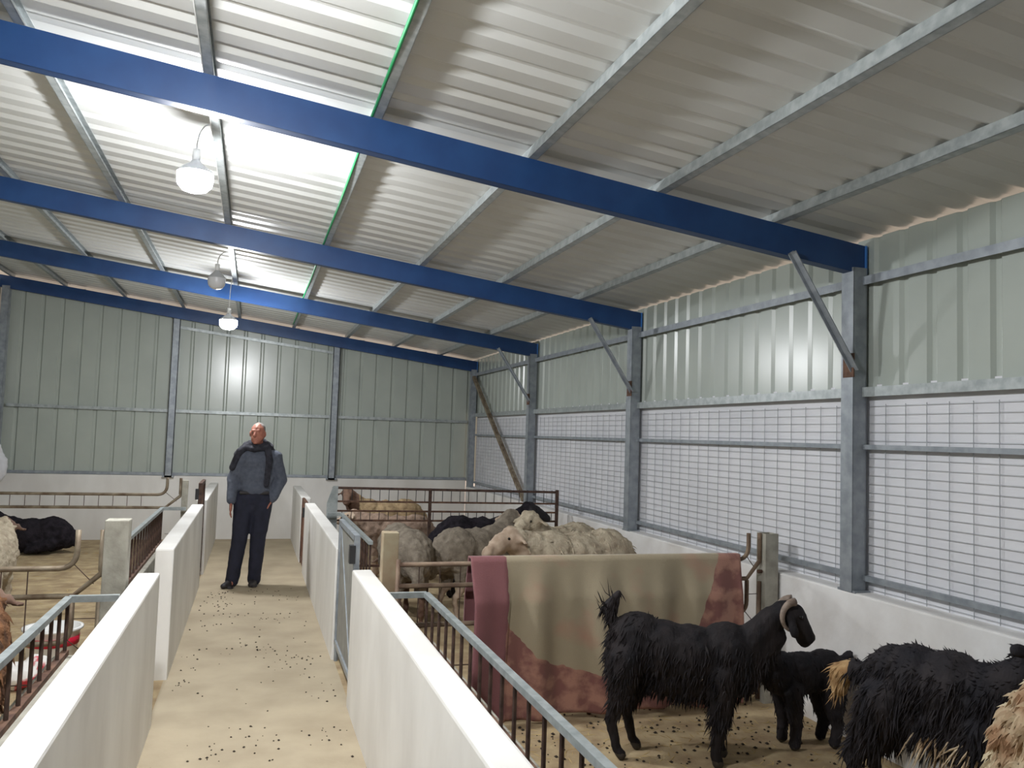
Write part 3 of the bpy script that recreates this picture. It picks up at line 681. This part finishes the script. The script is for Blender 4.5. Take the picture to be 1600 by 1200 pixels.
# ------------------------------------------------------------------ the man in the corridor
SKIN = mat('skin', srgb(178, 118, 98), srgb(160, 100, 84), scale=30, rough=.6)
HAIRG = mat('short grey hair', srgb(150, 142, 138), srgb(120, 112, 108), scale=60, rough=.9)
SWEAT = mat('slate sweater', srgb(92, 97, 110), srgb(80, 85, 98), scale=30, rough=.9, bump=.3, bscale=120)
TROUS = mat('navy trousers', srgb(36, 38, 56), srgb(29, 31, 46), scale=12, rough=.85)
SHOE = mat('dark shoe leather', srgb(40, 36, 38), rough=.6)
SCARF = mat('dark scarf', srgb(54, 54, 63), srgb(34, 34, 42), scale=26, rough=.95, bump=.4, bscale=60)
MX, MY = -.05, 9.205
man = empty('person', (MX, MY, 0), 'bald man in slate sweater, scarf and navy trousers standing in the corridor', 'person')
# local: x right, y away from the viewer, z up
hip = Vector((.09, .02, .90)); HC = Vector((.095, -.02, 1.60))
aL, aR = Vector((-.085, -.02, .09)), Vector((.135, .03, .09))     # ankles
kL, kR = Vector((-.035, -.05, .49)), Vector((.15, -.02, .49))
hL, hR = hip + Vector((-.095, 0, 0)), hip + Vector((.095, 0, 0))
sL, sR = Vector((-.05, .0, 1.35)), Vector((.285, .01, 1.345))
eL, eR = Vector((-.125, .05, 1.12)), Vector((.355, .05, 1.10))
wL, wR = Vector((-.135, -.05, .885)), Vector((.268, -.03, .90))
ht = R(18)   # head turned towards the viewer's left
hf = Vector((-math.sin(ht), -math.cos(ht), -.10)).normalized(); hs = Vector((math.cos(ht), -math.sin(ht), 0))
P = [('e', HC, (.077, .092, .112)), ('e', HC+hf*.03+Vector((0, 0, -.055)), (.060, .062, .068)), ('c', HC+Vector((0, .015, -.07)), .058, (.105, .02, 1.40), .066),
     ('c', HC+hf*.082+Vector((0, 0, .02)), .012, HC+hf*.104+Vector((0, 0, -.018)), .017), ('c', HC+hf*.078+hs*.035+Vector((0, 0, .033)), .012, HC+hf*.078-hs*.035+Vector((0, 0, .033)), .012),
     ('e', HC+hf*.080+Vector((0, 0, -.052)), (.024, .012, .008)), ('e', HC+hf*.078+Vector((0, 0, -.064)), (.020, .012, .008)), ('e', HC+hf*.07+Vector((0, 0, -.095)), (.026, .022, .018))]
for s in (1, -1): P += [('e', HC+hs*s*.078+Vector((0, .012, -.01)), (.012, .022, .034))]
P += [('e', (.11, .02, 1.27), (.155, .10, .15)), ('e', (.10, .02, 1.08), (.14, .095, .16)), ('e', hip, (.15, .10, .12))]
for h, k, a in ((hL, kL, aL), (hR, kR, aR)): P += [('c', h, .085, k, .055), ('c', k, .055, a, .04), ('c', a, .034, a+Vector((-.01, -.06, -.055)), .024)]
for s_, e_, w_ in ((sL, eL, wL), (sR, eR, wR)): P += [('c', s_, .058, e_, .042), ('c', e_, .042, w_, .028)]
def hand(w_, dirv, palm_side):
    d = Vector(dirv).normalized(); out = []
    sd = Vector((0, -1, 0)); pc = w_ + d*.05
    out += [('c', w_, .026, pc, .030, (.6, 1.1, 1)), ('c', pc, .030, pc+d*.035, .029, (.55, 1.15, 1))]
    for i, ln in enumerate((.062, .075, .070, .055)):
        b0 = pc + d*.045 + sd*(.027-.018*i); b1 = b0 + d*ln*.55; b2 = b1 + (d*.75+Vector((palm_side*.65, 0, 0))).normalized()*ln*.5
        out += [('c', b0, .0095, b1, .009), ('c', b1, .009, b2, .0075)]
    t0 = w_ + d*.035 + sd*.028; t1 = t0 + (d*.7+sd*.6).normalized()*.04; t2 = t1 + (d*.95+sd*.1).normalized()*.03
    out += [('c', t0, .012, t1, .011), ('c', t1, .0105, t2, .009)]
    return out
P += hand(wL, (-.03, -.10, -1), .5) + hand(wR, (-.35, .10, -.8), -.5)
blob('body', P, .0068, [SKIN], man, smooth=2)
iv, if_ = ico(2)
for s in (1, -1):
    MB().add([HC+hf*.073+hs*s*.031+Vector((0, 0, .012)) + Vector(v)*.009 for v in iv], if_).build('eye', EYE_, man, local=True, smooth=True)
# cropped hair round the back and sides
blob('hair', [('e', HC+Vector((0, .018, .0))-hf*.006, (.081, .086, .080)), ('e', HC-hf*.02+Vector((0, 0, .035)), (.074, .084, .078))], .008, [HAIRG], man, smooth=1)
# trousers
P = [('e', hip+Vector((0, 0, .02)), (.172, .125, .13)), ('e', hip+Vector((0, .0, -.09)), (.15, .11, .10))]
for h, k, a in ((hL, kL, aL), (hR, kR, aR)):
    P += [('c', h+Vector((0, 0, .0)), .112, k, .084), ('c', k, .084, a+Vector((0, .0, -.03)), .072)]
trs = blob('trousers', P, .012, [TROUS], man, smooth=2, disp=.014, dscale=.09)
MB().box(hip.x-.15, hip.x+.15, hip.y-.108, hip.y+.108, .955, .99).build('belt', SHOE, trs, local=True, bevel=.012)
# sweater
P = [('e', (.115, .015, 1.30), (.195, .125, .14)), ('e', (.11, .015, 1.14), (.185, .125, .18)), ('e', (.105, .015, 1.02), (.185, .128, .12)), ('c', sL, .075, (.105, .01, 1.40), .08), ('c', (.105, .01, 1.40), .08, sR, .075), ('c', (.105, .02, 1.40), .085, (.105, .02, 1.46), .07)]
for s_, e_, w_ in ((sL, eL, wL), (sR, eR, wR)): P += [('c', s_, .078, e_, .066), ('c', e_, .068, w_+(e_-w_).normalized()*.01, .052)]
blob('sweater', P, .011, [SWEAT], man, smooth=3, disp=.016, dscale=.08)
# scarf round the neck with ends hanging down the front
P = []
for i in range(24):
    a0, a1 = i*2*math.pi/24, (i+1)*2*math.pi/24
    for rr, zz, th in ((.085, 1.492, .028), (.118, 1.462, .030)):
        q = lambda a: (.106+rr*1.12*math.cos(a), .018+rr*.92*math.sin(a), zz+.025*math.sin(a)+.010*math.sin(3*a+rr*40))
        P.append(('c', q(a0), th, q(a1), th))
P += [('c', (.20, -.06, 1.46), .034, (.225, -.112, 1.32), .034, (1.15, .5, 1)), ('c', (.225, -.112, 1.32), .034, (.205, -.122, 1.06), .028, (1.15, .5, 1)),
      ('c', (.02, -.03, 1.47), .034, (-.075, -.05, 1.40), .040), ('c', (-.075, -.05, 1.40), .044, (-.145, -.03, 1.23), .034, (1, .9, 1)), ('c', (-.02, .03, 1.46), .035, (-.10, .02, 1.37), .04), ('c', (.2, .02, 1.45), .034, (.27, .02, 1.395), .036)]
blob('scarf', P, .010, [SCARF], man, smooth=2, disp=.012, dscale=.04)
# shoes
for a, tx in ((aL, -.055), (aR, -.02)):
    blob('shoe', [('e', a+Vector((0, .01, -.045)), (.045, .06, .05)), ('c', a+Vector((tx*.4, -.03, -.05)), .042, a+Vector((tx*1.4, -.15, -.062)), .034, (1.05, 1, .85)), ('e', a+Vector((tx*.7, -.07, -.082)), (.048, .125, .012), 0, math.atan2(-tx, .12)*.8)], .008, [SHOE], man, smooth=2)

# ------------------------------------------------------------------ things in the other pens
tub = empty('feed_tub', (-1.25, 6.45, 0), 'white plastic tub with a red band on the pen floor', 'tub')
MB().lathe([(0, .01), (.135, .01), (.15, .03), (.17, .22), (.19, .23), (.19, .245), (.165, .245), (.14, .04), (0, .03)], (-1.25, 6.45, 0), 28).build('shell', WHITEP, tub, smooth=True)
MB().lathe([(.161, .13), (.166, .13), (.1705, .185), (.164, .185), (.161, .13)], (-1.25, 6.45, 0), 28).build('band', REDP, tub, smooth=True)
SACK = mat('printed sack', srgb(224, 220, 216), srgb(196, 60, 74), scale=7, rough=.8, contrast=(.55, .6))
sk = empty('feed_sack', (-1.30, 5.85, 0), 'crumpled white and red feed sack on the floor before the tub', 'sack')
blob('bag', [('e', (0, 0, .085), (.15, .11, .085)), ('e', (.08, .03, .12), (.09, .08, .08)), ('c', (-.10, 0, .09), .06, (-.17, .01, .05), .035)], .012, [SACK], sk, smooth=2, disp=.03, dscale=.06)
ws = empty('hanging_sack', (-3.29, 12.80, .80), 'pale sack hung on the corner post of the end wall', 'sack')
blob('bag', [('e', (0, 0, .22), (.13, .08, .22)), ('c', (0, 0, .36), .07, (0, .02, .50), .03)], .014, [CURT], ws, smooth=2, disp=.03, dscale=.08)

# ---- droppings and straw
def scatter(name, n, rect, size, material, parent_label, seed, flat=.6, long=1.0, dens=None):
    rs = np.random.RandomState(seed); vs = []; fs = []
    oc = [(1,0,0),(-1,0,0),(0,1,0),(0,-1,0),(0,0,1),(0,0,-1)]; of = [(0,2,4),(2,1,4),(1,3,4),(3,0,4),(2,0,5),(1,2,5),(3,1,5),(0,3,5)]
    k = 0
    while k < n:
        x = rect[0]+(rect[1]-rect[0])*rs.rand(); y = rect[2]+(rect[3]-rect[2])*rs.rand()
        if dens is not None and rs.rand() > dens(x, y): continue
        s = size*(.5+rs.rand()); a = rs.rand()*math.pi; b = len(vs)
        if any((int(math.floor((x+e*s*long*math.cos(a))/.02)), int(math.floor((y+e*s*long*math.sin(a))/.02))) in OCC for e in (-1, -.5, 0, .5, 1)): continue
        for v in oc:
            px, py, pz = v[0]*s*long, v[1]*s, v[2]*s*flat
            vs.append((x+px*math.cos(a)-py*math.sin(a), y+px*math.sin(a)+py*math.cos(a), pz+s*flat*.6))
        fs += [tuple(b+i for i in t) for t in of]; k += 1
    me = bpy.data.meshes.new(name); me.from_pydata(vs, [], fs); me.update()
    return tag(link(name, me, material), parent_label, name.replace('_', ' '), kind='stuff')
OCC = set()
bpy.context.view_layer.update()
for ob in list(S.objects):
    rn = ob
    while rn.parent: rn = rn.parent
    if ob.type != 'MESH' or rn.get('kind') or ob.get('kind'): continue
    co = np.empty(len(ob.data.vertices)*3); ob.data.vertices.foreach_get('co', co); co = co.reshape(-1, 3)
    mw = np.array(ob.matrix_world); wv = co @ mw[:3, :3].T + mw[:3, 3]
    for q in wv[wv[:, 2] < .05]:
        cx, cy = int(math.floor(q[0]/.02)), int(math.floor(q[1]/.02))
        for dx in (-1, 0, 1):
            for dy in (-1, 0, 1): OCC.add((cx+dx, cy+dy))
cl = np.random.RandomState(5).rand(26, 2)
def clump(x, y):
    d = min((x-(CL+.05+c[0]*(CR-CL-.1)))**2 + (y-(3+c[1]*6))**2 for c in cl); return .05 + .95*math.exp(-d/.02)
scatter('droppings', 330, (CL+.04, CR-.04, 2.5, 9), .0065, PELLET, 'dark droppings scattered on the corridor floor', 21, dens=clump)
scatter('pen_droppings', 900, (1.05, 3.28, 2.2, 5.2), .009, PELLET, 'dark droppings scattered on the goat pen floor', 22)
scatter('straw', 1800, (1.05, 3.28, 2.2, 5.2), .0028, STRAW, 'loose straw bits on the goat pen floor', 23, long=12)
scatter('straw', 900, (-3.3, -.85, 3, 12.5), .003, STRAW, 'loose straw bits on the floor of the pens with the black resting sheep', 24, long=12)
